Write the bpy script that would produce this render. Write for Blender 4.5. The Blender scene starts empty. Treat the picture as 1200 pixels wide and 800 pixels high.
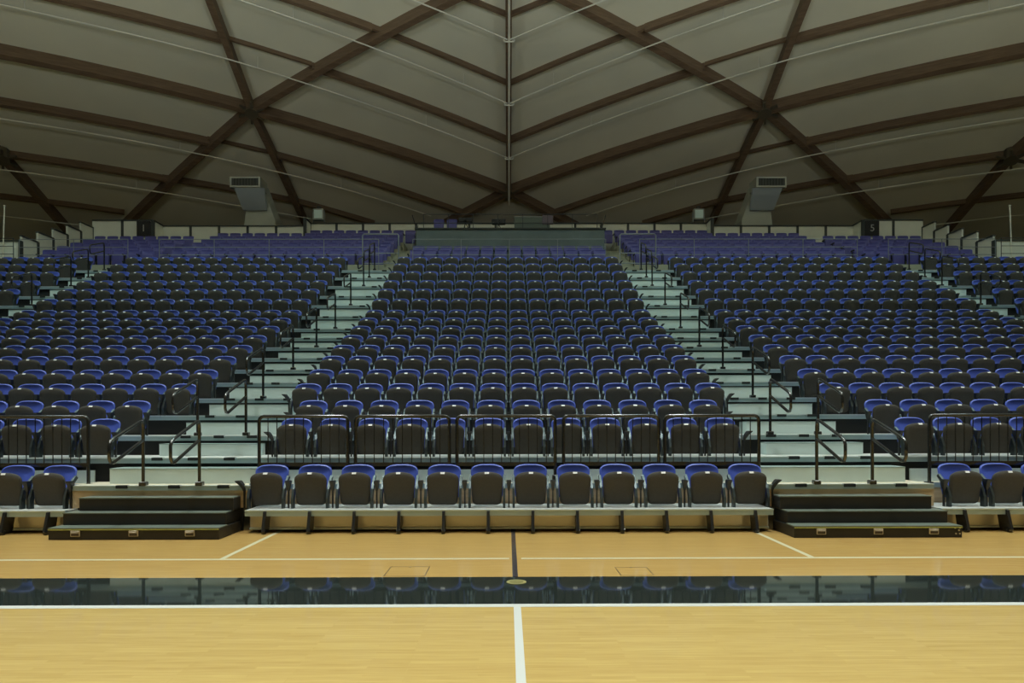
import bpy, bmesh, math, random
from mathutils import Vector, Matrix
random.seed(7)
S = bpy.context.scene
COL = S.collection
R = math.radians

# ------------------------------------------------------------------ camera, world, lights
cam_d = bpy.data.cameras.new('camera')
cam = bpy.data.objects.new('camera', cam_d); COL.objects.link(cam)
cam_d.sensor_width = 36.0
cam_d.lens = 823.0 / 1200.0 * 36.0
cam_d.shift_y = 94.0 / 1200.0
cam_d.clip_end = 300
cam.location = (-0.06, 0.0, 1.37)
cam.matrix_world = (Matrix.Translation(cam.location) @ Matrix.Rotation(R(-0.33), 4, 'Z')
                    @ Matrix.Rotation(R(90), 4, 'X') @ Matrix.Rotation(R(-0.11), 4, 'Z'))
S.camera = cam

W = bpy.data.worlds.new('world'); S.world = W
W.use_nodes = True
W.node_tree.nodes['Background'].inputs[0].default_value = (0.75, 0.85, 0.8, 1)
W.node_tree.nodes['Background'].inputs[1].default_value = 0.02

S.view_settings.view_transform = 'Standard'
S.view_settings.look = 'None'
S.view_settings.gamma = 1.0
S.view_settings.use_curve_mapping = False
S.view_settings.exposure = 0.12

def lamp(name, loc, energy, color, size=1.6, up=False, spread=180):
    d = bpy.data.lights.new(name, 'AREA')
    d.energy = energy; d.color = color; d.shape = 'SQUARE'; d.size = size; d.spread = R(spread)
    o = bpy.data.objects.new(name, d); COL.objects.link(o)
    o.location = loc; o.rotation_euler = (R(150) if up else 0, 0, 0)
    return o

COURT_COL, STAND_COL, UP_COL = (0.95, 1.0, 0.95), (0.68, 1.0, 1.0), (0.92, 1.0, 0.98)
for lx in (-13, -4.5, 4.5, 13):            # lamps over the court
    for ly in (-3.5, 0.8, 5):
        lamp('arena_lamp', (lx, ly, 17.5), 104, COURT_COL, 1.6, False, 66)
for lx in (-12, -4, 4, 12):                # added fill lights that brighten the apron and lowest tiers
    lamp('front_fill', (lx, 8.6, 17.2), 105, COURT_COL, 1.2, False, 62)
for lx in (-16, -5.5, 5.5, 16):            # lamps over the stand
    lamp('stand_lamp', (lx, 15.0, 18.3), 245, STAND_COL, 1.4, False, 126)
for lx in (-14, 0, 14):                    # added uplights without fixtures, brighten the roof
    lamp('roof_fill', (lx, 5.0, 9.5), 720, UP_COL, 3.0, True, 122)

# ------------------------------------------------------------------ materials
MATS = {}
def mat(name, rgb, rough=0.5, metal=0.0, noise=0.0, nscale=8.0, bump=0.0, spec=0.5):
    if name in MATS: return MATS[name]
    m = bpy.data.materials.new(name); m.use_nodes = True
    nt = m.node_tree; b = nt.nodes['Principled BSDF']
    b.inputs['Roughness'].default_value = rough
    b.inputs['Metallic'].default_value = metal
    b.inputs['Specular IOR Level'].default_value = spec
    b.inputs['Base Color'].default_value = (*rgb, 1)
    if noise or bump:
        tc = nt.nodes.new('ShaderNodeTexCoord'); nz = nt.nodes.new('ShaderNodeTexNoise')
        nz.inputs['Scale'].default_value = nscale; nz.inputs['Detail'].default_value = 4
        nt.links.new(tc.outputs['Object'], nz.inputs['Vector'])
        if noise:
            r = nt.nodes.new('ShaderNodeValToRGB')
            r.color_ramp.elements[0].position = 0.3; r.color_ramp.elements[1].position = 0.7
            r.color_ramp.elements[0].color = (*[c * (1 - noise) for c in rgb], 1)
            r.color_ramp.elements[1].color = (*[min(1, c * (1 + noise)) for c in rgb], 1)
            nt.links.new(nz.outputs['Fac'], r.inputs['Fac']); nt.links.new(r.outputs['Color'], b.inputs['Base Color'])
        if bump:
            bp = nt.nodes.new('ShaderNodeBump'); bp.inputs['Strength'].default_value = bump
            bp.inputs['Distance'].default_value = 0.01
            nt.links.new(nz.outputs['Fac'], bp.inputs['Height']); nt.links.new(bp.outputs['Normal'], b.inputs['Normal'])
    MATS[name] = m
    return m

def wood_court(name, a, b_, gap, rough):
    """maple strip floor: long narrow boards laid along X, glossy lacquer"""
    m = bpy.data.materials.new(name); m.use_nodes = True
    nt = m.node_tree; B = nt.nodes['Principled BSDF']; L = nt.links.new
    tc = nt.nodes.new('ShaderNodeTexCoord')
    br = nt.nodes.new('ShaderNodeTexBrick')
    br.offset = 0.37; br.offset_frequency = 3; br.squash = 1
    br.inputs['Color1'].default_value = (0, 0, 0, 1); br.inputs['Color2'].default_value = (1, 1, 1, 1)
    br.inputs['Mortar'].default_value = (0.35, 0.35, 0.35, 1)
    br.inputs['Scale'].default_value = 1.0
    br.inputs['Mortar Size'].default_value = gap
    br.inputs['Mortar Smooth'].default_value = 0.3
    br.inputs['Bias'].default_value = -0.1
    br.inputs['Brick Width'].default_value = 0.62
    br.inputs['Row Height'].default_value = 0.042
    L(tc.outputs['Object'], br.inputs['Vector'])
    mp = nt.nodes.new('ShaderNodeMapping'); mp.inputs['Scale'].default_value = (1.1, 22, 1)
    L(tc.outputs['Object'], mp.inputs['Vector'])
    nz = nt.nodes.new('ShaderNodeTexNoise'); nz.inputs['Scale'].default_value = 3.0; nz.inputs['Detail'].default_value = 5
    L(mp.outputs['Vector'], nz.inputs['Vector'])
    mx = nt.nodes.new('ShaderNodeMix'); mx.data_type = 'FLOAT'; mx.inputs[0].default_value = 0.76
    L(br.outputs['Color'], mx.inputs[2]); L(nz.outputs['Fac'], mx.inputs[3])
    rp = nt.nodes.new('ShaderNodeValToRGB')
    rp.color_ramp.elements[0].position = 0.2; rp.color_ramp.elements[1].position = 0.78
    rp.color_ramp.elements[0].color = (*a, 1); rp.color_ramp.elements[1].color = (*b_, 1)
    L(mx.outputs[0], rp.inputs['Fac']); L(rp.outputs['Color'], B.inputs['Base Color'])
    B.inputs['Roughness'].default_value = rough
    B.inputs['Coat Weight'].default_value = 0.55; B.inputs['Coat Roughness'].default_value = 0.05; B.inputs['Specular IOR Level'].default_value = 0.25
    MATS[name] = m
    return m

def wood_beam(name, a, b_):
    m = bpy.data.materials.new(name); m.use_nodes = True
    nt = m.node_tree; B = nt.nodes['Principled BSDF']; L = nt.links.new
    tc = nt.nodes.new('ShaderNodeTexCoord')
    mp = nt.nodes.new('ShaderNodeMapping'); mp.inputs['Scale'].default_value = (0.7, 0.7, 9)
    L(tc.outputs['Object'], mp.inputs['Vector'])
    nz = nt.nodes.new('ShaderNodeTexNoise'); nz.inputs['Scale'].default_value = 2.2; nz.inputs['Detail'].default_value = 6
    L(mp.outputs['Vector'], nz.inputs['Vector'])
    rp = nt.nodes.new('ShaderNodeValToRGB')
    rp.color_ramp.elements[0].position = 0.3; rp.color_ramp.elements[1].position = 0.72
    rp.color_ramp.elements[0].color = (*a, 1); rp.color_ramp.elements[1].color = (*b_, 1)
    L(nz.outputs['Fac'], rp.inputs['Fac']); L(rp.outputs['Color'], B.inputs['Base Color'])
    B.inputs['Roughness'].default_value = 0.6
    MATS[name] = m
    return m

M_floor = wood_court('court_maple', (0.56, 0.37, 0.115), (0.74, 0.53, 0.19), 0.004, 0.24)
M_apron = wood_court('apron_maple', (0.56, 0.335, 0.105), (0.70, 0.45, 0.15), 0.004, 0.24)
M_band = mat('band_paint', (0.022, 0.028, 0.025), 0.045)
M_line = mat('white_line', (0.72, 0.73, 0.70), 0.25)
M_cream = mat('cream_line', (0.72, 0.66, 0.44), 0.25)
M_purpleline = mat('dark_purple_line', (0.055, 0.045, 0.05), 0.2)
M_brass = mat('brass_plate', (0.55, 0.50, 0.22), 0.35, 0.4)
M_seam = mat('hatch_seam', (0.10, 0.06, 0.025), 0.5)
M_ceil = mat('ceiling_board', (0.72, 0.71, 0.575), 0.85, noise=0.05, nscale=0.35)
M_beam = wood_beam('glulam', (0.13, 0.085, 0.050), (0.215, 0.145, 0.092))
M_pipe = mat('pipe_paint', (0.80, 0.80, 0.70), 0.45)
M_steel = mat('hub_steel', (0.16, 0.14, 0.10), 0.5, 0.5)
M_wall = mat('concourse_wall', (0.16, 0.16, 0.14), 0.9, noise=0.1, nscale=0.6)
M_shell = mat('seat_shell_charcoal', (0.084, 0.081, 0.073), 0.75, noise=0.06, nscale=30, spec=0.12)
M_blue = mat('seat_back_blue', (0.086, 0.145, 0.66), 0.45)
M_bracket = mat('seat_bracket_grey', (0.075, 0.095, 0.10), 0.42, 0.7)
M_arm = mat('armrest_black', (0.014, 0.015, 0.015), 0.45)
M_tag = mat('tag_white', (0.85, 0.85, 0.82), 0.4)
M_deck = mat('deck_grey', (0.58, 0.60, 0.57), 0.45, noise=0.08, nscale=3)
M_nose = mat('nosing_aluminium', (0.40, 0.53, 0.56), 0.34, 0.2)
M_lip = mat('nosing_lip', (0.70, 0.80, 0.82), 0.3, 0.3)
M_step = mat('step_pale', (0.70, 0.84, 0.82), 0.5, noise=0.05, nscale=2)
M_steptop = mat('step_edge', (0.36, 0.46, 0.46), 0.4, 0.2)
M_gap = mat('under_deck_shade', (0.012, 0.013, 0.012), 0.8)  # flat black paints in the shadow gap below nosings and decks
M_grip = mat('grip_rubber', (0.018, 0.022, 0.022), 0.8)
M_rail = mat('rail_black', (0.018, 0.020, 0.021), 0.2, 0.0, spec=1.0)
M_box = mat('portable_step_black', (0.022, 0.021, 0.019), 0.5)
M_edge = mat('portable_step_edge', (0.16, 0.19, 0.16), 0.35)
M_yellow = mat('edge_yellow', (0.42, 0.46, 0.12), 0.4)
M_chrome = mat('latch_steel', (0.62, 0.58, 0.50), 0.3, 0.7)
M_latch_in = mat('latch_recess', (0.06, 0.05, 0.045), 0.5)
M_plank = wood_beam('landing_plank', (0.60, 0.43, 0.23), (0.76, 0.58, 0.35))
M_kick = mat('kick_board', (0.72, 0.68, 0.56), 0.25, 0.35)
M_landing = mat('landing_deck', (0.66, 0.60, 0.46), 0.5, noise=0.06, nscale=2)
M_purple = mat('seat_purple', (0.088, 0.086, 0.34), 0.5)
M_purple_d = mat('seat_purple_pan', (0.080, 0.076, 0.29), 0.5)
M_conc = mat('upper_stand_concrete', (0.36, 0.37, 0.28), 0.8, noise=0.1, nscale=1.5)
M_panel = mat('parapet_panel', (0.76, 0.79, 0.72), 0.7, noise=0.04, nscale=2)
M_post = mat('parapet_post', (0.045, 0.055, 0.055), 0.6)
M_thin = mat('thin_rail_grey', (0.24, 0.27, 0.30), 0.4, 0.3)
M_thin_d = mat('thin_rail_dark', (0.05, 0.06, 0.07), 0.5, 0.2)
M_teal = mat('platform_teal', (0.14, 0.19, 0.205), 0.6, noise=0.12, nscale=1.2)
M_duct = mat('duct_galvanised', (0.40, 0.43, 0.39), 0.5, 0.2, noise=0.06, nscale=2)
M_grille = mat('duct_grille', (0.03, 0.035, 0.03), 0.6)
M_sign = mat('sign_black', (0.012, 0.013, 0.016), 0.5)
M_glass = mat('floodlight_glass', (0.62, 0.80, 0.84), 0.15)  # pale colour stands in for the light on the floodlight face
M_casing = mat('floodlight_case', (0.26, 0.29, 0.29), 0.5)
M_dark = mat('equipment_black', (0.02, 0.02, 0.022), 0.5)

# ------------------------------------------------------------------ mesh helpers
class MB:
    def __init__(self): self.v = []; self.f = []; self.mi = []; self.m = 0
    def add(self, vs, fs):
        n = len(self.v); self.v += [tuple(p) for p in vs]
        self.f += [tuple(i + n for i in f) for f in fs]; self.mi += [self.m] * len(fs)
        return self
    def box(self, x0, x1, y0, y1, z0, z1):
        vs = [(x0, y0, z0), (x1, y0, z0), (x1, y1, z0), (x0, y1, z0), (x0, y0, z1), (x1, y0, z1), (x1, y1, z1), (x0, y1, z1)]
        return self.add(vs, [(0, 3, 2, 1), (4, 5, 6, 7), (0, 1, 5, 4), (1, 2, 6, 5), (2, 3, 7, 6), (3, 0, 4, 7)])
    def bevbox(self, x0, x1, y0, y1, z0, z1, b=0.006):
        bm = bmesh.new()
        bmesh.ops.create_cube(bm, size=1)
        for v in bm.verts:
            v.co = Vector(((x0 + x1) / 2 + v.co.x * (x1 - x0), (y0 + y1) / 2 + v.co.y * (y1 - y0), (z0 + z1) / 2 + v.co.z * (z1 - z0)))
        bmesh.ops.bevel(bm, geom=list(bm.edges), offset=b, segments=1, affect='EDGES')
        bm.verts.index_update()
        self.add([v.co[:] for v in bm.verts], [[v.index for v in f.verts] for f in bm.faces]); bm.free()
        return self
    def prism(self, pts, vec):
        """closed polygon pts (3-D, planar) swept along vec"""
        n = len(pts); vec = Vector(vec)
        vs = [Vector(p) for p in pts] + [Vector(p) + vec for p in pts]
        fs = [tuple(range(n))[::-1], tuple(range(n, 2 * n))] + [(i, (i + 1) % n, n + (i + 1) % n, n + i) for i in range(n)]
        return self.add(vs, fs)
    def tube(self, pts, r, n=8, cap=True):
        pts = [Vector(p) for p in pts]; rings = []
        up = None
        for i, p in enumerate(pts):
            a = pts[max(i - 1, 0)]; b = pts[min(i + 1, len(pts) - 1)]
            t = (b - a).normalized()
            if up is None:
                up = Vector((0, 0, 1)) if abs(t.z) < 0.9 else Vector((1, 0, 0))
            s = t.cross(up).normalized(); up = s.cross(t).normalized()
            rr = r[i] if isinstance(r, (list, tuple)) else r
            rings.append([p + (s * math.cos(2 * math.pi * k / n) + up * math.sin(2 * math.pi * k / n)) * rr for k in range(n)])
        vs = [q for g in rings for q in g]; fs = []
        for i in range(len(pts) - 1):
            for k in range(n):
                fs.append((i * n + k, i * n + (k + 1) % n, (i + 1) * n + (k + 1) % n, (i + 1) * n + k))
        if cap:
            fs.append(tuple(range(n))[::-1]); fs.append(tuple((len(pts) - 1) * n + k for k in range(n)))
        return self.add(vs, fs)
    def loft(self, rings, cap=True):
        n = len(rings[0]); vs = [q for g in rings for q in g]; fs = []
        for i in range(len(rings) - 1):
            for k in range(n):
                fs.append((i * n + k, i * n + (k + 1) % n, (i + 1) * n + (k + 1) % n, (i + 1) * n + k))
        if cap:
            fs.append(tuple(range(n))[::-1]); fs.append(tuple((len(rings) - 1) * n + k for k in range(n)))
        return self.add(vs, fs)
    def disc(self, c, r, h, n=24):
        cx, cy, cz = c
        return self.loft([[(cx + rr * math.cos(2 * math.pi * k / n), cy + rr * math.sin(2 * math.pi * k / n), z) for k in range(n)]
                          for rr, z in ((r, cz), (r, cz + h))])
    def build(self, name, mats, parent=None, smooth=None):
        me = bpy.data.meshes.new(name); me.from_pydata(self.v, [], self.f)
        if not isinstance(mats, (list, tuple)): mats = [mats]
        for m in mats: me.materials.append(m)
        if len(mats) > 1: me.polygons.foreach_set('material_index', self.mi)
        bm = bmesh.new(); bm.from_mesh(me); bmesh.ops.recalc_face_normals(bm, faces=bm.faces); bm.to_mesh(me); bm.free()
        if smooth:
            me.polygons.foreach_set('use_smooth', [True] * len(me.polygons)); me.set_sharp_from_angle(angle=R(smooth))
        me.update()
        o = bpy.data.objects.new(name, me); COL.objects.link(o)
        if parent: o.parent = parent
        return o

def tag(o, label=None, cat=None, group=None, kind=None):
    if label: o['label'] = label
    if cat: o['category'] = cat
    if group: o['group'] = group
    if kind: o['kind'] = kind
    return o
def empty(name, loc, label=None, cat=None, group=None):
    o = bpy.data.objects.new(name, None); COL.objects.link(o); o.location = loc
    o.empty_display_size = 0.1
    return tag(o, label, cat, group)
KIDS = {}
def kids(o): return [c for c in bpy.data.objects if c.parent == o]
def tree(o): return (o, [tree(c) for c in kids(o)])
def dup(t, parent=None):
    o, ch = t
    c = o.copy(); COL.objects.link(c)
    if parent: c.parent = parent
    for k in ch: dup(k, c)
    return c
ORD = 'zeroth first second third fourth fifth sixth seventh eighth ninth tenth eleventh twelfth thirteenth fourteenth fifteenth sixteenth seventeenth'.split()

# ------------------------------------------------------------------ numbers of the stand
XC = -0.05
TAGZ = {1: .727, 2: 1.297, 3: 1.602, 4: 1.906, 5: 2.203, 6: 2.52, 7: 2.819, 8: 3.121, 9: 3.432, 10: 3.739, 11: 4.06,
        12: 4.486, 13: 4.904, 14: 5.304, 15: 5.74, 16: 6.16, 17: 6.565}
DECK = {k: z - 0.43 for k, z in TAGZ.items()}
DECK[1] = 0.285; DECK[2] = 0.89
SEATY = {k: 8.86 + 0.84 * (k - 1) for k in TAGZ}
NOSEY = {k: SEATY[k] - 0.2 for k in TAGZ}
AI, AO = 3.62, 5.05            # main aisles
OI, OO = 12.15, 13.25          # outer aisles
LAND_Z, LAND_Y = 0.57, 8.9

# ------------------------------------------------------------------ floor and court markings
def slab(name, m, x0, x1, y0, y1, z1, z0=-0.05, kind='structure'):
    return tag(MB().box(x0, x1, y0, y1, z0, z1).build(name, m), kind=kind)
BAND0, BAND1 = 5.27, 6.21
slab('floor', M_floor, -46, 46, -10, BAND0, 0.0)
slab('floor_dark_unseen', M_wall, -46, 46, -46, -10, 0.0)  # unseen dark slab, added to cut floor bounce onto the seats
slab('floor_apron', M_apron, -46, 46, BAND1, 46, 0.0)
slab('floor_band', M_band, -46, 46, BAND0, BAND1, 0.0)
slab('floor_marking_sideline', M_line, -20, 20, 5.195, 5.275, 0.002, 0.0)
slab('floor_marking_thin_line', M_cream, -20, -0.05, 7.00, 7.06, 0.002, 0.0)
slab('floor_marking_thin_line', M_cream, 0.07, 20, 7.00, 7.06, 0.002, 0.0)
slab('floor_marking_midcourt_white', M_line, -0.02, 0.033, 0.5, 5.195, 0.002, 0.0)
slab('floor_marking_midcourt_purple', M_purpleline, -0.022, 0.026, BAND1, 9.0, 0.002, 0.0)
for s in (-1, 1):
    slab('floor_marking_attack_line', M_cream, 0.035 + s * 2.965 - 0.026, 0.035 + s * 2.965 + 0.026, 7.06, 8.95, 0.002, 0.0)
pl = MB().disc((0.010, 6.0, 0.0), 0.085, 0.004, 32).build('socket_cover_plate', M_brass, None, 30)
tag(pl, 'round brass cover plate set in the glossy black band of the court', 'floor plate')
MB().disc((0.010, 6.0, 0.004), 0.060, 0.002, 32).build('inner_disc', mat('plate_inner', (0.30, 0.27, 0.10), 0.4, 0.3), pl, 30)
for x0, x1, y0, y1, side in ((-1.17, -0.80, 6.24, 6.65, 'left'), (0.94, 1.24, 6.24, 6.60, 'right')):
    h = MB().box(x0, x1, y0, y1, 0.0, 0.0015).build('floor_hatch', M_apron)
    tag(h, 'wooden floor hatch with thin dark seam beside the black band, %s of the centre line' % side, 'hatch', 'floor hatches')
    g = MB()
    for a in ((x0, x1, y0, y0 + .008), (x0, x1, y1 - .008, y1), (x0, x0 + .007, y0, y1), (x1 - .007, x1, y0, y1)):
        g.box(*a, 0.0015, 0.0025)
    g.build('seam', M_seam, h)
    MB().box((x0 + x1) / 2 - .012, (x0 + x1) / 2 + .012, y1 - .03, y1 - .008, 0.0015, 0.003).build('finger_pull', M_seam, h)

# ------------------------------------------------------------------ dome
RS = 85.0; DC = Vector((0, -2.3, 24.0 - RS))
def sp(az, po, r=RS):
    a, p = R(az), R(po)
    return DC + Vector((math.sin(p) * math.sin(a), math.sin(p) * math.cos(a), math.cos(p))) * r
def arc(a, b, r=RS, step=1.2):
    u = (sp(*a) - DC).normalized(); w = (sp(*b) - DC).normalized(); th = u.angle(w)
    n = max(2, int(th * RS / step) + 1)
    return [DC + (u * math.sin((1 - i / n) * th) + w * math.sin(i / n * th)) / math.sin(th) * r for i in range(n + 1)]
def beam(name, a, b, w, d, r0=RS, ext=0.0):
    pts = arc(a, b, r0); rings = []
    if ext:
        pts[0] = pts[0] + (pts[0] - pts[1]).normalized() * ext; pts[-1] = pts[-1] + (pts[-1] - pts[-2]).normalized() * ext
    for i, p in enumerate(pts):
        t = (pts[min(i + 1, len(pts) - 1)] - pts[max(i - 1, 0)]).normalized(); up = (p - DC).normalized(); s = t.cross(up).normalized()
        rings.append([p - s * w / 2, p + s * w / 2, p + s * w / 2 + up * d, p - s * w / 2 + up * d])
    return tag(MB().loft(rings).build(name, M_beam, None, 30), kind='structure')
bm_ = MB(); na, npz = 96, 20
rings = [[sp(360 * k / na, max(po, 0.05), RS + 0.6) for k in range(na)] for po in [33.6 * i / npz for i in range(npz + 1)]]
bm_.loft(rings, False); bm_.add(rings[0], [tuple(range(na))])
tag(bm_.build('ceiling', M_ceil, None, 40), kind='structure')
rw = math.sin(R(33.6)) * (RS + .6); zt = DC.z + math.cos(R(33.6)) * (RS + .6)
wl = MB().loft([[(rw * math.sin(2 * math.pi * k / na), -2.3 + rw * math.cos(2 * math.pi * k / na), z) for k in range(na)] for z in (-0.05, zt + .2)], False)
tag(wl.build('wall_back', M_wall, None, 40), kind='structure')

N1 = (-18.85, 25.63); N0 = (0, 28.47); U0 = (0, 20.35)
RIBS = [(N1, U0), (N1, (-23.5, 19.9)), (N1, (-37.7, 25.45)), ((-37.7, 25.45), (-56.5, 25.63)), (N1, (-28.5, 32.6)), (N1, (-14.0, 32.6)), (N1, N0),
        ((-33.82, 29.07), (-29.8, 32.6)), ((-33.82, 29.07), (-44, 24.6)), ((-56.5, 25.63), (-33.82, 29.07)), ((-56.5, 25.63), (-47, 32.6)), (N0, (-7.4, 31.2))]
PURL = [((-36, 23.4), (-20.89, 23.35), 1.0), ((-52, 23.5), (-36, 23.4), 1.0), ((-20.27, 23.38), (-14.95, 23.79), .5), ((-14.59, 23.86), (0, 26.26), .9), ((-18.6, 21.6), (-10.62, 22.3), .9),
        ((-10.25, 22.34), (0, 24.05), .65), ((-6, 20.9), (0, 21.76), .6), ((-36.5, 27.2), (-21.91, 27.22), 1.0), ((-52, 27.3), (-36.5, 27.2), 1.0), ((-21.52, 27.18), (-17.63, 27.43), .5),
        ((-17.34, 27.44), (-3.2, 29.7), .85), ((-33.82, 29.07), (-24.7, 29.09), .9), ((-24.48, 29.07), (-16.33, 29.45), .8), ((-16.21, 29.44), (-10.5, 30.3), .8),
        ((-36.5, 31.0), (-27.46, 30.88), .7), ((-50, 31.2), (-36.5, 31.0), .7), ((-36, 29.07), (-33.82, 29.07), .9)]
def mir(p, s): return (p[0] * s, p[1])
beam('roof_rib', U0, N0, 0.26, 0.62)
for s in (1, -1):
    for a, b in RIBS: beam('roof_rib', mir(a, s), mir(b, s), 0.26, 0.62)
    for a, b, g in PURL: beam('roof_purlin', mir(a, s), mir(b, s), 0.17 * g, 0.46 * g + .03, RS + 0.61 - 0.46 * g, .22 if b[0] else .0)
for p in (N1, mir(N1, -1), N0, (-33.82, 29.07), (33.82, 29.07)):
    c = sp(*p); up = (c - DC).normalized(); h = MB()
    h.tube([c - up * 0.06, c + up * 0.55], 0.30, 12)
    e1 = up.cross(Vector((0, 0, 1))).normalized(); e2 = up.cross(e1)
    for k in range(6):
        d = e1 * math.cos(k * math.pi / 3 + .5) + e2 * math.sin(k * math.pi / 3 + .5); q = e2 * math.cos(k * math.pi / 3 + .5) - e1 * math.sin(k * math.pi / 3 + .5)
        h.loft([[c + d * t - q * .05 - up * .03, c + d * t + q * .05 - up * .03, c + d * t + q * .05 + up * .1, c + d * t - q * .05 + up * .1] for t in (.2, .62)])
    tag(h.build('roof_hub', M_steel, None, 30), kind='structure')

# sprinkler pipes hung under the roof
RP = RS - 0.12
main = MB().tube([Vector(p) + Vector((0.02, 0, 0)) for p in arc((0, 20.2), (0, 28.9), RP)], 0.05, 8).build('sprinkler_main', M_pipe, None, 60)
tag(main, 'pale vertical sprinkler main running down the middle roof rib', 'pipe')
for po in (26.72, 24.5, 22.25):
    c = sp(0, po, RP) + Vector((0.02, 0, 0))
    MB().tube([c + Vector((-.22, 0, .04)), c + Vector((-.20, 0, -.05)), c + Vector((.20, 0, -.05)), c + Vector((.22, 0, .04))], .035, 8).build('tee_fitting', M_pipe, main, 60)
PIPES = [([(-52, 23.7), (-36.3, 23.7), (-20.18, 23.74), (-0.1, 26.7)], 'fourth'), ([(-21, 21.7), (-12.48, 22.42), (-0.1, 24.47)], 'fifth'),
         ([(-8, 21.0), (-0.1, 22.22)], 'topmost'), ([(-52, 27.5), (-36.3, 27.5), (-22.03, 27.51), (-12.64, 28.37), (-5.97, 29.51)], 'third'),
         ([(-52, 29.5), (-36.3, 29.5), (-26.38, 29.36), (-19.45, 29.65), (-14.83, 29.96)], 'second'), ([(-52, 31.5), (-36.3, 31.5), (-29.71, 31.38)], 'lowest')]
for s, side in ((1, 'left'), (-1, 'right')):
    for pts, n in PIPES:
        q = []
        for a, b in zip(pts, pts[1:]):
            g = arc(mir(a, s), mir(b, s), RP); q += g if not q else g[1:]
        o = MB().tube(q, 0.030, 6).build('sprinkler_pipe', M_pipe, None, 60)
        tag(o, 'thin white sprinkler pipe under the %s half of the roof, %s of its set' % (side, n + (' up' if n not in ('topmost', 'lowest') else '')), 'pipe', 'sprinkler pipes')
        for i in range(3, len(q) - 2, 7):
            up = (q[i] - DC).normalized()
            MB().tube([q[i], q[i] + up * 0.7], 0.012, 6).build('hanger', M_pipe, o)

# ------------------------------------------------------------------ telescopic platforms with aisle steps
def aisles(k):
    a = [(-AO, -AI), (AI, AO)]
    if k >= 3: a += [(-OO, -OI), (OI, OO)]
    return a
XW = 18.0
for k in range(1, 18):
    y, z = NOSEY[k], DECK[k]
    yb = (NOSEY[k + 1] + 0.043) if k < 17 else y + 2.0
    root = empty('seating_platform', (XC, y, 0 if k == 1 else z - 0.2),
                 ('first seating platform up from the court, standing on the floor with black wheel arms' if k == 1 else
                  '%s seating platform up from the court, pale edged deck crossing all aisles' % ORD[k]), 'platform', 'tiers of the telescopic seating')
    dx, dy, dz = -XC, -y, -(0 if k == 1 else z - 0.2)
    def off(mb):
        mb.v = [(a + dx, b + dy, c + dz) for a, b, c in mb.v]; return mb
    spans = [(-XW, -5.50), (-3.30, 3.22), (5.30, XW)] if k == 1 else [(-XW, XW)]
    dk, ns, lp, gp = MB(), MB(), MB(), MB()
    for x0, x1 in spans:
        dk.box(x0, x1, y + 0.03, yb if k > 1 else y + .66, z - 0.06, z)
        ns.box(x0, x1, y, y + 0.03, z - 0.072, z - 0.012)
        lp.box(x0, x1, y - 0.006, y + 0.05, z - 0.012, z + 0.003)
        if k > 1: gp.box(x0, x1, y + 0.045, y + 0.07, DECK[k - 1] - .06 + (0.35 if k == 2 else 0.0), z - 0.06)
        else: gp.box(x0, x1, y + 0.30, y + 0.33, 0.0, z - 0.06)
    off(dk).build('deck', M_deck, root); off(ns).build('nosing', M_nose, root); off(lp).build('nosing_lip', M_lip, root)
    off(gp).build('riser', M_gap, root)
    if k == 1:
        for x0, x1 in spans:
            off(MB().box(x0, x1, y + 0.18, y + 0.2, 0.05, z - 0.07)).build('kick_board', M_kick, root)
            off(MB().bevbox(x0, x1, y + 0.15, y + 0.185, 0.022, 0.05, .004)).build('bottom_rail', M_lip, root)
        xs = [-0.03 + 0.549 * (i - 5.5) for i in range(12)] + [-5.70 - 0.53 * i for i in range(6)] + [5.58 + 0.53 * i for i in range(6)]
        for xa in xs:
            a = MB()
            a.prism([(xa - .017, y - .045, .215), (xa - .017, y - .03, .268), (xa - .017, y - .008, .275), (xa - .017, y - .008, .21), (xa - .017, y + .14, .20), (xa - .017, y + .10, .04),
                     (xa - .017, y + .04, .012), (xa - .017, y - .07, .012), (xa - .017, y - .10, .04)], (.034, 0, 0))
            pa = off(a).build('wheel_arm', M_arm, root)
            w = MB().tube([(xa - .024, y - .055, .031), (xa + .024, y - .055, .031)], .030, 14)
            off(w).build('wheel', M_rail, pa, 40)
    else:
        for (x0, x1) in aisles(k):
            if k == 2 and abs(x0) > 8: continue
            for i, t in enumerate((0.18, 0.52, 0.86) if k <= 6 else (0.25, 0.78)):
                gx = x0 + (x1 - x0) * (t if x0 < 0 else 1 - t)
                off(MB().bevbox(gx - .075, gx + .075, y - .012, y + .06, z - .035, z + .006, .004)).build('grip', M_grip, root)
    if 2 <= k < 17:     # half steps resting on this deck against the next one
        yn, rise = NOSEY[k + 1], DECK[k + 1] - z; hd, hg = (.30, .108) if k < 6 else (.14, .125)
        for (x0, x1) in aisles(k):
            if k == 2 and abs(x0) > 8: continue
            st = off(MB().box(x0 + .02, x1 - .02, yn - hd, yn + .043, z, z + rise - hg - .012)).build('half_step', M_step, root)
            off(MB().box(x0 + .02, x1 - .02, yn - hd - .006, yn + .043, z + rise - hg - .012, z + rise - hg)).build('step_tread', M_steptop, st)

# plank faced bench behind the first row, level with the landings
for x0, x1, w in ((-14, -5.64, 'left'), (-3.30, 3.22, 'middle'), (5.40, 14, 'right')):
    b = empty('rear_ledge', ((x0 + x1) / 2, 9.36, .225), 'plank faced ledge with pale nosing behind the first row seats of the %s block' % w, 'ledge', 'ledges behind the first row')
    h = (x1 - x0) / 2
    MB().box(-h, h, .03, .17, .285, .325).build('deck', M_landing, b)
    MB().box(-h, h, -.01, .02, .26, .325).build('nosing', M_nose, b)
    MB().box(-h, h, 0, .03, 0, .26).build('plank_front', M_plank, b)
    MB().box(-h, h, .15, .17, .325, .50).build('upper_face', M_step, b)

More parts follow.
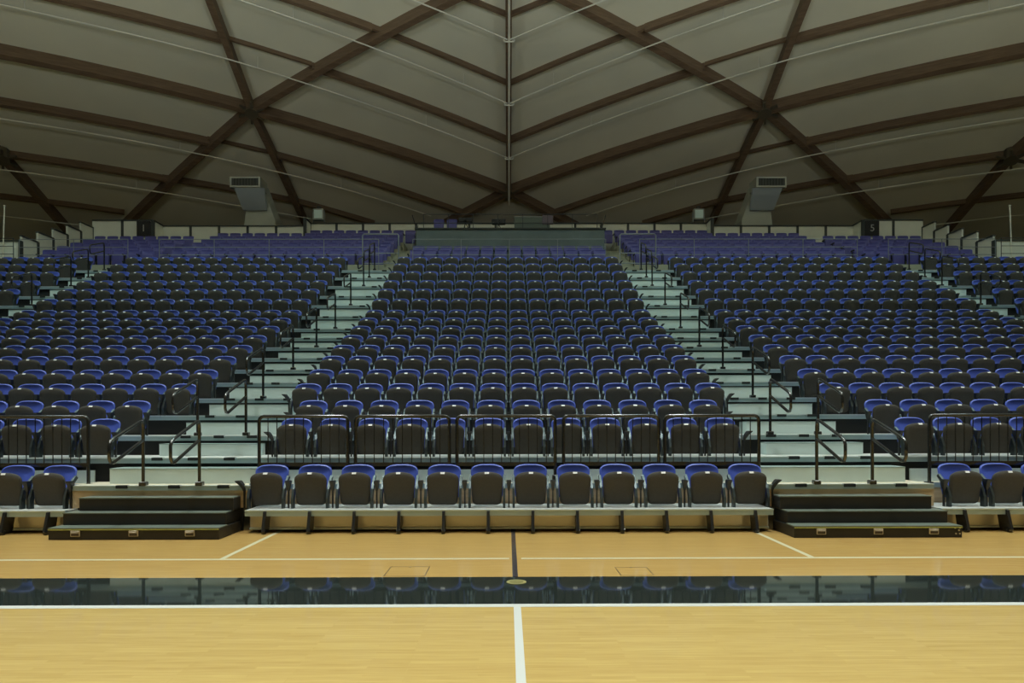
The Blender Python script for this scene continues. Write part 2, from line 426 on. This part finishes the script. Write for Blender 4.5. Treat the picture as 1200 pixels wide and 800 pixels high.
# landings at the foot of each main aisle
for s, side in ((-1, 'left'), (1, 'right')):
    x0, x1 = (-5.60, -3.32) if s < 0 else (3.25, 5.36)
    ld = empty('aisle_landing', ((x0 + x1) / 2, LAND_Y, 0), 'plank fronted landing with pale nosing at the foot of the %s main aisle' % side, 'landing', 'aisle landings')
    def off(mb):
        mb.v = [(a - (x0 + x1) / 2, b - LAND_Y, c) for a, b, c in mb.v]; return mb
    off(MB().box(x0, x1, LAND_Y + .02, NOSEY[2] + .04, LAND_Z - .06, LAND_Z)).build('deck', M_landing, ld)
    off(MB().box(x0, x1, LAND_Y, LAND_Y + .02, LAND_Z - .06, LAND_Z - .008)).build('nosing', M_nose, ld)
    off(MB().box(x0, x1, LAND_Y - .006, LAND_Y + .04, LAND_Z - .008, LAND_Z + .003)).build('nosing_lip', M_lip, ld)
    off(MB().box(x0 + .0, x1 - .0, LAND_Y + .012, LAND_Y + .04, 0.29, LAND_Z - .06)).build('plank_front', M_plank, ld)
    xs0, xs1 = (x0 + .34, x1) if s < 0 else (x0, x1 - .20)
    st = off(MB().box(xs0, xs1, NOSEY[2] - .30, NOSEY[2] + .04, LAND_Z, LAND_Z + .188)).build('half_step', M_step, ld)
    off(MB().box(xs0, xs1, NOSEY[2] - .306, NOSEY[2] + .04, LAND_Z + .188, LAND_Z + .200)).build('step_tread', M_steptop, st)
    for gx in (3.66, 4.28, 4.94):
        off(MB().bevbox(s * gx - .075, s * gx + .075, LAND_Y - .012, LAND_Y + .05, LAND_Z - .035, LAND_Z + .006, .004)).build('grip', M_grip, ld)
    off(MB().box(x0 + .1, x1 - .1, LAND_Y + .012, LAND_Y + .04, 0.0, .29)).build('lower_front', M_gap, ld)
    # portable steps in front of the landing
    bx0, bx1 = (-5.43, -3.44) if s < 0 else (3.30, 5.28)
    ps = empty('portable_steps', ((bx0 + bx1) / 2, 8.23, 0), 'low black three-tread portable steps at the foot of the %s main aisle' % side, 'steps', 'portable steps')
    def offp(mb):
        mb.v = [(a - (bx0 + bx1) / 2, b - 8.23, c) for a, b, c in mb.v]; return mb
    lv = [(8.23, .14, bx0, bx1), (8.47, .285, bx0 + .02, bx1 - .02), (8.66, .445, bx0 + (.10 if s < 0 else .0), bx1 - (.0 if s < 0 else .10))]
    for i, (ya, zz, a, b) in enumerate(lv):
        step = offp(MB().bevbox(a, b, ya, LAND_Y - .004, (0.0 if i == 0 else lv[i - 1][1]), zz - .012, .004)).build('step', M_box, ps)
        offp(MB().box(a, b, ya - .008, ya + .25 if i < 2 else LAND_Y - .004, zz - .012, zz)).build('tread_edge', M_edge, step)
        if i == 0:
            offp(MB().box(a, b, ya - .0105, ya - .004, zz - .026, zz - .014)).build('edge_strip', M_yellow, step)
            for fx in (.16, .5, .83):
                cx = a + (b - a) * fx
                lt = offp(MB().bevbox(cx - .055, cx + .055, ya - .012, ya + .004, .040, .108, .003)).build('latch', M_chrome, step)
                offp(MB().box(cx - .046, cx + .046, ya - .0135, ya - .010, .047, .078)).build('recess', M_latch_in, lt)
                offp(MB().tube([(cx - .04, ya - .014, .09), (cx - .035, ya - .024, .086), (cx + .035, ya - .024, .086), (cx + .04, ya - .014, .09)], .006, 6)).build('pull', M_chrome, lt)
            if s > 0:
                for qx, qz in ((.085, .115), (.04, .085), (.075, .045), (.03, .115), (.03, .045)):
                    offp(MB().tube([(b - qx, ya - .008, qz), (b - qx, ya + .01, qz)], .010, 10)).build('bolt', M_chrome, step)

# ------------------------------------------------------------------ folding seats
def rrect(w0, w1, z0, z1, rt, rb, arch, n=5, e=.66):
    """outline (x, z) of a plate: bottom width w0, top width w1, domed top, rounded bottom corners"""
    p = []
    h = rt + arch; zs = z1 - h
    m = 8
    for i in range(2 * m + 1):
        a = math.pi * i / (2 * m); c, q = math.cos(a), math.sin(a)
        p.append((w1 / 2 * math.copysign(abs(c) ** e, c), zs + h * abs(q) ** .82))
    def cor(cx, cz, r, a0):
        for i in range(n + 1):
            t = a0 + i * math.pi / 2 / n; p.append((cx + r * math.cos(t), cz + r * math.sin(t)))
    cor(-w0 / 2 + rb, z0 + rb, rb, math.pi)
    cor(w0 / 2 - rb, z0 + rb, rb, 1.5 * math.pi)
    return p
def plate(mb, outl, yf, th, bulge=0.0, lean=0.0, zc=0.0, edge=0.012):
    """rounded plate from an outline, facing -Y, front slightly bulged, leaning with height"""
    cx = sum(p[0] for p in outl) / len(outl); cz = sum(p[1] for p in outl) / len(outl)
    def ring(sc, y): return [(cx + (x - cx) * sc, y + (z - zc) * lean, cz + (z - cz) * sc) for x, z in outl]
    e = 1 - edge * 5
    mb.loft([ring(.55, yf - bulge), ring(.82, yf - bulge * .6), ring(e, yf), ring(1.0, yf + edge), ring(1.0, yf + th - edge), ring(e, yf + th), ring(.7, yf + th - bulge * .4)])
def paddle(x, out=0.0):
    """upright armrest paddle; OUT leans it sideways over the aisle"""
    m = MB()
    m.loft([[(x + out * t + sx * w, y_ + sy * d, z_) for sx, sy in ((-.5, -.5), (.5, -.5), (.5, .5), (-.5, .5))]
            for z_, y_, w, d, t in ((.215, .035, .022, .03, 0), (.245, .035, .036, .05, .05), (.30, .03, .05, .08, .45), (.335, .02, .062, .10, .85), (.348, .02, .054, .09, 1.0))])
    return m
def seat_parts(half_pitch):
    pan = MB(); plate(pan, rrect(.372, .404, .033, .453, .065, .06, .040, e=.86), 0.045, .05, .014, -.13, .03)
    bk = MB(); plate(bk, rrect(.40, .432, .10, .535, .075, .05, .020), .165, .030, -.012, .24, .13)
    tg = MB(); tg.prism([(-.026, -.022, .430), (.026, -.022, .430), (.028, -.006, .452), (-.028, -.006, .452)], (0, .016, -.003))
    br = []
    for s in (-1, 1):
        b = MB(); xx = s * .218
        prof = [(.0, .0), (.0, .13), (.05, .24), (.14, .33), (.24, .40), (.27, .37), (.18, .29), (.11, .20), (.075, .10), (.075, 0)]
        b.prism([(xx - .015, y_ - .02, z_) for y_, z_ in prof], (.030, 0, 0))
        br.append(b)
    ax = -half_pitch
    ar = paddle(ax)
    po = MB().box(ax - .008, ax + .008, .02, .05, 0, .22)
    return pan, bk, tg, br, ar, po
def seat_proto(half_pitch, end=''):
    """END: l / r = first / last seat of the middle block (paddle flared over the aisle), x = last seat of a side block"""
    pan, bk, tg, br, ar, po = seat_parts(half_pitch)
    r = empty('folding_chair', (0, 0, -50))
    bk.build('backrest', M_blue, r, 40)
    p = pan.build('seat_pan', M_shell, r, 40); tg.build('number_tag', M_tag, p)
    for b in br: b.build('bracket', M_bracket, r)
    for x, out in arms(half_pitch, end):
        a = paddle(x, out).build('armrest', M_arm, r, 50)
        MB().box(x - .008, x + .008, .02, .05, 0, .22).build('armrest_post', M_arm, a)
    return r
def arms(hp, end):
    if end == 'l': return [(-hp, -.075)]
    if end == 'r': return [(-hp, 0), (hp, .075)]
    if end == 'x': return [(-hp, 0), (hp, 0)]
    return [(-hp, 0)]
CAMX, F, HC = -0.06, 823.0, 1.37
def px(x, y): return 595 + (x - CAMX) / y * F

seats = []      # (x, y, z, half pitch, extra armrest, label)
for k in range(1, 18):
    y, z = SEATY[k], DECK[k]
    n, p = (12, {1: .557, 2: .545, 3: .544}[k]) if k <= 3 else (14, .509)
    for i in range(n):
        side, idx = ('left', i + 1) if i < n / 2 else ('right', n - i)
        seats.append((XC + p * (i - (n - 1) / 2), y, z, p / 2, 'l' if i == 0 else 'r' if i == n - 1 else '',
                      'black and blue seat, %s row of the middle block, %s from its %s end' % (ORD[k], ORD[idx], side)))
    n, p, x0 = (12, .545, 5.70) if k <= 3 else (14, .505, 5.36)
    if k == 1: x0 = 5.80
    for s, side in ((-1, 'left'), (1, 'right')):
        for i in range(n):
            seats.append((XC + s * (x0 + p * i), y, z, p / 2, 'x' if i == (0 if s < 0 else n - 1) else '',
                          'black and blue seat, %s row of the %s block, %s from the main aisle' % (ORD[k], side, ORD[i + 1])))
        if k >= 10:
            for i in range(8):
                seats.append((XC + s * (13.5 + .505 * i), y, z, .2525, 'x' if i == (0 if s < 0 else 7) else '',
                              'black and blue seat, %s row of the outer %s block, %s from the outer aisle' % (ORD[k], side, ORD[i + 1])))
inview = [q for q in seats if -30 < px(q[0], q[1]) < 1230]
inview.sort(key=lambda q: (q[1], abs(q[0])))
near, far = inview[:300], inview[300:]
far += [q for q in seats if q not in inview and -160 < px(q[0], q[1]) < 1360]
protos = {}
for q in near:
    key = (round(q[3], 4), q[4])
    if key not in protos:
        protos[key] = seat_proto(*key); protos[key]['_new'] = 1
    # collect
bpy.context.view_layer.update()
trees = {k_: tree(r) for k_, r in protos.items()}
used = set()
for q in near:
    key = (round(q[3], 4), q[4])
    if key in used: o = dup(trees[key])
    else:
        o = protos[key]; used.add(key)
    if '_new' in o: del o['_new']
    o.location = (q[0], q[1], q[2])
    tag(o, q[5], 'seat', 'black and blue folding seats')
# the seats further up, past the three hundred nearest: one mass
mass = MB()
pieces = {}
for q in far:
    key = (round(q[3], 4), q[4])
    if key not in pieces:
        pan, bk, tg, br, ar, po = seat_parts(key[0])
        g = MB()
        for m_, mb in [(0, pan), (1, bk), (2, tg), (3, br[0]), (3, br[1])] + [(4, paddle(*t)) for t in arms(*key)] + [(4, MB().box(t[0] - .008, t[0] + .008, .02, .05, 0, .22)) for t in arms(*key)]:
            g.m = m_; g.add(mb.v, mb.f)
        pieces[key] = g
    g = pieces[key]; n0 = len(mass.v)
    mass.v += [(x + q[0], y + q[1], z + q[2]) for x, y, z in g.v]
    mass.f += [tuple(i + n0 for i in f) for f in g.f]; mass.mi += g.mi
o = mass.build('upper_row_seats', [M_shell, M_blue, M_tag, M_bracket, M_arm], None, 40)
tag(o, 'mass of black and blue folding seats in the higher rows below the purple seats', 'seats', None, 'stuff')

# ------------------------------------------------------------------ balustrade in front of the second row
GY, GT, GB = 9.22, 1.445, 0.82
def guard_panel(x0, x1, label, feet=0.60, rl=True, rr=True):
    cx = (x0 + x1) / 2
    r = empty('balustrade_panel', (cx, GY, feet), label, 'balustrade', 'black balustrade panels')
    def P(x, z): return (x - cx, 0, z - feet)
    c = .06
    pts = [P(x0, feet), P(x0, GT - c)] + [P(x0 + c * (1 - math.cos(a)), GT - c + c * math.sin(a)) for a in (R(30), R(60), R(90))]
    pts += [P(x1 - c * (1 - math.cos(a)), GT - c + c * math.sin(a)) for a in (R(90), R(60), R(30))] + [P(x1, GT - c), P(x1, feet)]
    MB().tube(pts, .023, 8).build('frame', M_rail, r, 50)
    MB().box(x0 - cx, x1 - cx, -.02, .02, GB - .028 - feet, GB + .022 - feet).build('bottom_bar', M_rail, r)
    n = max(2, round((x1 - x0) / .118))
    for i in range(1, n):
        xb = x0 + (x1 - x0) * i / n
        MB().tube([P(xb, GB), P(xb, GT - .01)], .0065, 6).build('baluster', M_rail, r)
    for xb in (x0, x1):
        MB().bevbox(xb - cx - .04, xb - cx + .04, -.03, .06, 0, .07, .006).build('clamp', M_rail, r)
mid = [(-3.32, -2.16), (-2.06, -.83), (-.73, .56), (.67, 1.92), (2.00, 3.24)]
for (x0, x1), w in zip(mid, ('at its left end', 'second from the left', 'at its centre', 'second from the right', 'at its right end')):
    guard_panel(x0, x1, 'black balustrade panel before the middle block, %s' % w)
for s, side in ((-1, 'left'), (1, 'right')):
    for i, w in enumerate(('nearest the main aisle', 'second from the main aisle')):
        a = 5.52 + i * 1.36; b = a + 1.27
        guard_panel(min(s * a, s * b) - .03, max(s * a, s * b) - .03, 'black balustrade panel before the %s block, %s' % (side, w), .50 if i == 0 else .60)

# ------------------------------------------------------------------ handrails on the aisles
def handrail(x, y, z, label, h=.83, drop=.24, run=.76, r_=.021, group='black aisle handrails'):
    o = empty('aisle_handrail', (x, y, z), label, 'handrail', group)
    MB().tube([(0, 0, 0), (0, 0, h - .10), (0, -.012, h - .04), (0, -.05, h - .012)] , r_, 8).build('post', M_rail, o, 50)
    loop = [(0, -.03, h - .02), (0, -.08, h - .022)]
    e = (-run, h - drop)
    loop += [(0, -run + .09, h - drop + .018), (0, -run + .03, h - drop - .012), (0, -run, h - drop - .06), (0, -run, h - drop - .20), (0, -run + .03, h - drop - .255), (0, -run + .09, h - drop - .262)]
    loop += [(0, -.03, h - .265), (0, 0, h - .25)]
    MB().tube(loop, r_ * .95, 8).build('rail_loop', M_rail, o, 60)
    MB().bevbox(-.045, .045, -.035, .05, -.005, .05, .008).build('foot', M_rail, o)
for s, side in ((-1, 'left'), (1, 'right')):
    for dx, w in ((-.35, 'near the middle block'), (.36, 'near the side block')):
        handrail(XC + s * (4.27 + dx), LAND_Y + .02, LAND_Z, 'black looped handrail on the landing of the %s main aisle, %s' % (side, w))
        handrail(XC + s * (4.22 + dx), NOSEY[3] + .03, DECK[3], 'black looped handrail on the third tier of the %s main aisle, %s' % (side, w))
    for k in (5, 7, 9, 11, 13, 15, 16, 17):
        handrail(XC + s * 4.20, NOSEY[k] + .03, DECK[k], 'black handrail in the middle of the %s main aisle on its %s tier' % (side, ORD[k]), h=.87)
    for k in (11, 13, 15, 16, 17):
        handrail(XC + s * 12.68, NOSEY[k] + .03, DECK[k], 'black handrail in the outer %s aisle on its %s tier' % (side, ORD[k]), h=.87)

# ------------------------------------------------------------------ upper stand
UY, UZ, UR, UH = 24.95, 6.95, 0.80, 0.335          # nose of the lowest tier, its height, run, rise
def tiers(x0, x1, n, mb, yb):
    for i in range(n):
        mb.box(x0, x1, UY + UR * i, yb, (6.0 if i == 0 else UZ + UH * (i - 1)), UZ + UH * i)
us = MB()
tiers(-3.65, 3.65, 2, us, 30.6)
for s in (-1, 1):
    for a, b, n, yb in ((4.45, 8.7, 7, 30.75), (8.7, 12.2, 6, 29.95), (12.78, 14.76, 5, 29.95), (14.76, 17.25, 5, 29.15)):
        tiers(min(s * a, s * b), max(s * a, s * b), n, us, yb)
    for a, b, n in ((3.65, 4.45, 6), (12.2, 12.78, 6)):      # aisles of the upper stand
        for j in range(2 * n):
            us.box(min(s * a, s * b), max(s * a, s * b), UY - 1.15 + .40 * j, 30.7 if a < 5 else 29.9, 6.0, 6.38 + UH / 2 * j)
us.box(-40, 40, 22.95, 30.9, 5.9, 6.10)
tag(us.build('floor_upper_stand', M_conc), kind='structure')

# parapet behind the purple seats: pale panels between dark posts
def parapet(name, pts_fn, n, z0, ztops, post_w=.07):
    pass
def wall_run(p0, p1, n, z0, z1, z_each=None, endposts=True):
    p0, p1 = Vector((*p0, 0)), Vector((*p1, 0)); d = (p1 - p0); u = d.normalized(); q = Vector((-u.y, u.x, 0)) * .03
    for i in range(n):
        a = p0 + d * (i / n); b = p0 + d * ((i + 1) / n); zt_ = z1 if z_each is None else z_each[i]
        pm = MB().prism([a - q + Vector((0, 0, z0)), b - q + Vector((0, 0, z0)), b - q + Vector((0, 0, zt_)), a - q + Vector((0, 0, zt_))], q * 2)
        pn = tag(pm.build('wall_parapet_panel', M_panel), kind='structure')
        cap = MB().prism([a - q * 2 + Vector((0, 0, zt_)), b - q * 2 + Vector((0, 0, zt_)), b - q * 2 + Vector((0, 0, zt_ + .05)), a - q * 2 + Vector((0, 0, zt_ + .05))], q * 4)
        cap.build('cap_rail', M_post, pn)
        pp = MB().prism([a - q * 2 - u * .05 + Vector((0, 0, z0)), a - q * 2 + u * .05 + Vector((0, 0, z0)), a - q * 2 + u * .05 + Vector((0, 0, zt_ + .03)), a - q * 2 - u * .05 + Vector((0, 0, zt_ + .03))], q * 4)
        pp.build('post', M_post, pn)
wall_run((-8.7, 30.8), (8.7, 30.8), 15, 8.0, 10.03)
for s in (-1, 1):
    wall_run((s * 8.7, 30.0), (s * 14.76, 30.0), 5, 7.8, 9.70)
    wall_run((s * 8.7, 30.0), (s * 8.7, 30.8), 1, 7.8, 10.03)
    wall_run((s * 14.76, 29.2), (s * 17.25, 29.2), 2, 7.6, 9.71)
    wall_run((s * 14.76, 29.2), (s * 14.76, 30.0), 1, 7.6, 9.71)
    wall_run((s * 17.25, 29.2), (s * 17.25, 24.9), 5, 6.1, 0, [9.40, 9.03, 8.66, 8.30, 7.93])
    wall_run((s * 17.25, 24.9), (s * 26.0, 24.9), 4, 6.1, 7.75)

# purple seats
def purple_proto():
    r = empty('purple_folding_chair', (0, 0, -50))
    b = MB(); plate(b, rrect(.40, .445, .36, .815, .035, .04, .004, e=.45), .10, .035, -.008, .16, .36); b.build('backrest', M_purple, r, 40)
    p = MB(); plate(p, rrect(.41, .43, .20, .62, .04, .05, .006, e=.45), .0, .06, .01, .06, .2); p.build('seat_pan', M_purple_d, r, 40)
    a = MB().bevbox(-.285, -.235, -.12, .14, .56, .60, .01); a.build('armrest', M_arm, r)
    b2 = MB().box(-.270, -.250, .02, .07, .15, .57); b2.build('stanchion', M_arm, r)
    return r
pp = purple_proto(); bpy.context.view_layer.update(); pt = tree(pp); first = True
def purple(x, i, label):
    global first
    o = pp if first else dup(pt); first = False
    o.location = (x, UY + UR * i + .35, UZ + UH * i - .15)
    tag(o, label, 'seat', 'purple seats of the upper stand')
for i in range(2):
    for j in range(14):
        side, idx = ('left', j + 1) if j < 7 else ('right', 14 - j)
        purple(XC + .512 * (j - 6.5), i, 'purple seat in the %s purple row of the middle block, %s from its %s end' % (ORD[i + 1], ORD[idx], side))
for s, side in ((-1, 'left'), (1, 'right')):
    for blk, xa, n, rows in (('inner', 4.75, 8, 7), ('centre', 8.90, 7, 6), ('outer', 13.06, 8, 5)):
        for i in range(rows):
            xb, m = (3.73, 10) if blk == 'inner' and i == 6 else (xa, n)
            for j in range(m):
                purple(s * (xb + .512 * j), i, 'purple seat, %s purple row, %s from the middle in the %s %s block' % (ORD[i + 1], ORD[j + 1], side, blk))

# thin rail along the walkway
def thin_rail(x0, x1, y, z0, zs, m, label, step=1.85):
    r = empty('walkway_rail', ((x0 + x1) / 2, y, z0), label, 'railing', 'walkway railings')
    cx = (x0 + x1) / 2
    for z in zs: MB().tube([(x0 - cx, 0, z - z0), (x1 - cx, 0, z - z0)], .012, 6).build('rail', m, r, 60)
    n = max(1, round((x1 - x0) / step))
    for i in range(n + 1):
        MB().tube([(x0 - cx + (x1 - x0) * i / n, 0, 0), (x0 - cx + (x1 - x0) * i / n, 0, max(zs) - z0)], .013, 6).build('post', m, r, 60)
ZS = (7.80, 7.52, 7.25)
thin_rail(-3.4, 3.4, 24.75, 6.8, ZS, M_thin, 'thin grey railing before the purple seats of the middle block')
for s, side in ((-1, 'left'), (1, 'right')):
    a, b = sorted((s * 4.6, s * 12.3)); thin_rail(a, b, 24.75, 6.1, ZS, M_thin, 'thin grey railing before the purple seats of the %s block' % side)
    a, b = sorted((s * 13.4, s * 17.2)); thin_rail(a, b, 24.75, 6.1, ZS, M_thin, 'thin grey railing before the outer %s purple seats' % side)
    a, b = sorted((s * 17.3, s * 25.0)); thin_rail(a, b, 24.6, 6.1, ZS, M_thin_d, 'dark railing beyond the %s end of the purple seats' % side)
    # rail frame standing round the mouth of the upper aisle
    r = empty('rail_gate', (s * 4.45, 24.3, 6.1), 'pale tubular rail frame at the mouth of the %s upper aisle' % side, 'railing', 'rail frames')
    x0, x1 = sorted((0.0 - s * .62, s * .62))
    MB().tube([(-.62, 0, 0), (-.62, 0, 1.72), (-.58, 0, 1.76), (.58, 0, 1.76), (.62, 0, 1.72), (.62, 0, 0)], .022, 8).build('frame', M_thin, r, 50)
    for z in (1.1, .75): MB().tube([(-.62, 0, z), (.62, 0, z)], .016, 6).build('bar', M_thin, r, 60)

# ------------------------------------------------------------------ camera platform in the middle
pf = empty('camera_platform', (0.05, 27.2, 7.1), 'dark teal boxed platform behind the middle purple seats', 'platform')
MB().box(-3.65, 3.65, 0, 3.4, 0, 1.72).build('front_box', M_teal, pf)
MB().box(-3.70, 3.70, -.05, 3.4, 1.72, 1.77).build('deck_edge', M_post, pf)
pr = empty('platform_rail', (0.05, 27.5, 8.87), 'thin railing on top of the teal platform', 'railing')
for z in (.28, .62): MB().tube([(-3.4, 0, z), (3.4, 0, z)], .014, 6).build('rail', M_thin_d, pr)
for i in range(8): MB().tube([(-3.4 + 6.8 * i / 7, 0, 0), (-3.4 + 6.8 * i / 7, 0, .62)], .014, 6).build('post', M_thin_d, pr)
def chair(x, label):
    r = empty('purple_chair', (x, 29.3, 8.87), label, 'chair', 'chairs on the platform')
    q = MB(); plate(q, rrect(.40, .44, .45, 1.02, .05, .05, .01, e=.45), .18, .05, -.01, .12, .45); q.build('backrest', M_purple, r, 40)
    MB().bevbox(-.22, .22, -.24, .2, .40, .46, .015).build('seat', M_purple_d, r)
    for a in (-.19, .19):
        for b in (-.2, .17): MB().tube([(a, b, 0), (a, b, .41)], .012, 6).build('leg', M_dark, r)
chair(-2.95, 'purple chair on the teal platform, farther from the middle rib'); chair(-2.40, 'purple chair on the teal platform, closer to the middle rib')
def camrig(x, y, label):
    r = empty('video_camera', (x, y, 8.87), label, 'camera', 'cameras on the platform')
    b = MB().bevbox(-.28, .28, -.14, .12, .48, .66, .02); b.build('body', M_dark, r)
    MB().tube([(.0, -.13, .57), (.0, -.24, .57)], .06, 12).build('lens', M_dark, r, 40)
    for a in (0, 2.1, 4.2): MB().tube([(0, 0, .49), (.22 * math.cos(a), .22 * math.sin(a), 0)], .015, 6).build('leg', M_dark, r)
camrig(-1.75, 28.2, 'wide black camera on a tripod on the teal platform, beside the purple chairs')
camrig(-.42, 28.4, 'black camera on a tripod in the middle of the teal platform')
mo = empty('monitor', (1.55, 28.2, 8.87), 'small purple backed monitor on a stand on the teal platform', 'monitor')
MB().bevbox(-.22, .22, -.03, .03, .42, .78, .01).build('screen', mat('monitor_shell', (0.14, 0.11, 0.15), 0.5), mo)
MB().box(-.02, .02, -.02, .02, 0, .42).build('stand', M_dark, mo); MB().box(-.18, .18, -.1, .1, 0, .02).build('foot', M_dark, mo)
tb = empty('press_table', (.95, 29.4, 8.87), 'grey covered table at the back of the teal platform', 'table')
MB().bevbox(-.75, .75, -.35, .35, .95, 1.0, .01).build('top', M_casing, tb)
MB().box(-.73, .73, -.34, -.31, .25, .95).build('front_cover', mat('table_cover', (0.13, 0.17, 0.16), 0.8), tb)
for a in (-.68, .68): MB().box(a - .03, a + .03, -.3, .3, 0, .95).build('leg', M_dark, tb)
for s, side in ((-1, 'left'), (1, 'right')):
    w = empty('rail_brace', (s * 3.62, 27.6, 8.87), 'slanting dark brace at the %s end of the platform railing' % side, 'brace', 'platform braces')
    MB().tube([(0, 0, 0), (-s * -.18, 0, .62)], .02, 6).build('bar', M_dark, w); MB().tube([(0, 0, .0), (0, .35, .3)], .015, 6).build('strut', M_dark, w)

# ------------------------------------------------------------------ signs, floodlights, ducts, poles
def sign(x, ch, label):
    r = empty('section_sign', (x, 29.1, 9.07), label, 'sign', 'section number signs')
    MB().bevbox(-.29, .29, 0, .06, 0, .62, .008).build('board', M_sign, r)
    cu = bpy.data.curves.new('numeral', 'FONT'); cu.body = ch; cu.size = .40; cu.extrude = .004; cu.align_x = 'CENTER'; cu.align_y = 'CENTER'
    cu.materials.append(mat('numeral_grey', (0.42, 0.42, 0.42), .5))
    tmp = bpy.data.objects.new('tmp', cu); COL.objects.link(tmp); bpy.context.view_layer.update()
    me = bpy.data.meshes.new_from_object(tmp.evaluated_get(bpy.context.evaluated_depsgraph_get())); me.name = 'numeral'
    bpy.data.objects.remove(tmp)
    t = bpy.data.objects.new('numeral', me); COL.objects.link(t); t.parent = r; t.location = (0, -.006, .31); t.rotation_euler = (R(90), 0, 0)
sign(-15.10, '1', 'small black board with a pale numeral 1 on the parapet')
sign(15.10, '5', 'small black board with a pale numeral 5 on the parapet')
for s, side in ((-1, 'left'), (1, 'right')):
    f = empty('floodlight', (s * 8.30, 30.6, 10.08), 'pale square floodlight on the parapet beside the %s inner purple seats' % side, 'floodlight', 'parapet floodlights')
    MB().bevbox(-.23, .23, 0, .25, .09, .58, .02).build('housing', M_casing, f)
    MB().box(-.18, .18, -.012, .0, .16, .52).build('glass', M_glass, f)
    MB().box(-.26, -.235, .05, .2, 0, .40).build('yoke', M_casing, f); MB().box(.235, .26, .05, .2, 0, .40).build('yoke', M_casing, f)
    MB().bevbox(-.08, .08, .05, .2, .58, .70, .01).build('mount', M_dark, f)
    # air duct
    x = s * 11.45
    d = empty('air_duct', (x, 31.6, 5.85), 'grey sheet metal air duct with grille hood above the %s parapet' % side, 'duct', 'air ducts')
    def Q(a, y, z): return (-s * a, y, z)      # a: towards the middle of the hall
    shaft = MB()
    prof = [(.95, 0), (.95, 4.6), (.30, 6.35), (-.75, 6.45), (-.75, 5.65), (-.35, 5.15), (-.45, 4.2), (-.45, 0)]
    shaft.prism([Q(a, 0, z) for a, z in prof], (0, 1.1, 0)); shaft.build('shaft', M_duct, d)
    hood = MB().prism([Q(-.78, -.75, 5.82), Q(.55, -.75, 5.82), Q(.55, -.75, 6.28), Q(-.78, -.75, 6.28)], (0, .9, 0)); h = hood.build('hood', M_duct, d)
    xa, xb = sorted((-s * -.70, -s * .46))
    MB().box(xa, xb, -.765, -.75, 5.90, 6.21).build('grille', M_grille, h)
    for i in range(9):
        xx = xa + (xb - xa) * (i + .5) / 9
        MB().box(xx - .012, xx + .012, -.78, -.765, 5.90, 6.21).build('vane', mat('vane_grey', (0.07, 0.08, 0.07), .6), h)
    MB().prism([Q(-.45, -.10, 5.0), Q(.60, -.10, 5.0), Q(.70, -.72, 5.80), Q(-.60, -.72, 5.80)], (0, .14, .02)).build('underside', mat('duct_underside_lit_tint', (0.50, 0.58, 0.66), .35, .2), d)  # pale bluish colour paints in the light reflected under the hood
    MB().box(*sorted((Q(-.47, 0, 0)[0], Q(.97, 0, 0)[0])), -.02, 0.0, 4.32, 4.36).build('seam', M_duct, d)
    # white standing pipe at the far end
    p = MB().tube([(s * 17.85, 24.8, 6.1), (s * 17.75, 24.8, 8.98)], .022, 8).build('standing_pole', M_pipe, None, 60)
    tag(p, 'slim white pole rising by the dark railing past the %s purple seats' % side, 'pole', 'white poles')
    MB().box(s * 17.75 - .03, s * 17.75 + .03, 24.77, 24.83, 8.98, 9.01).build('pole_cap', M_pipe, p)
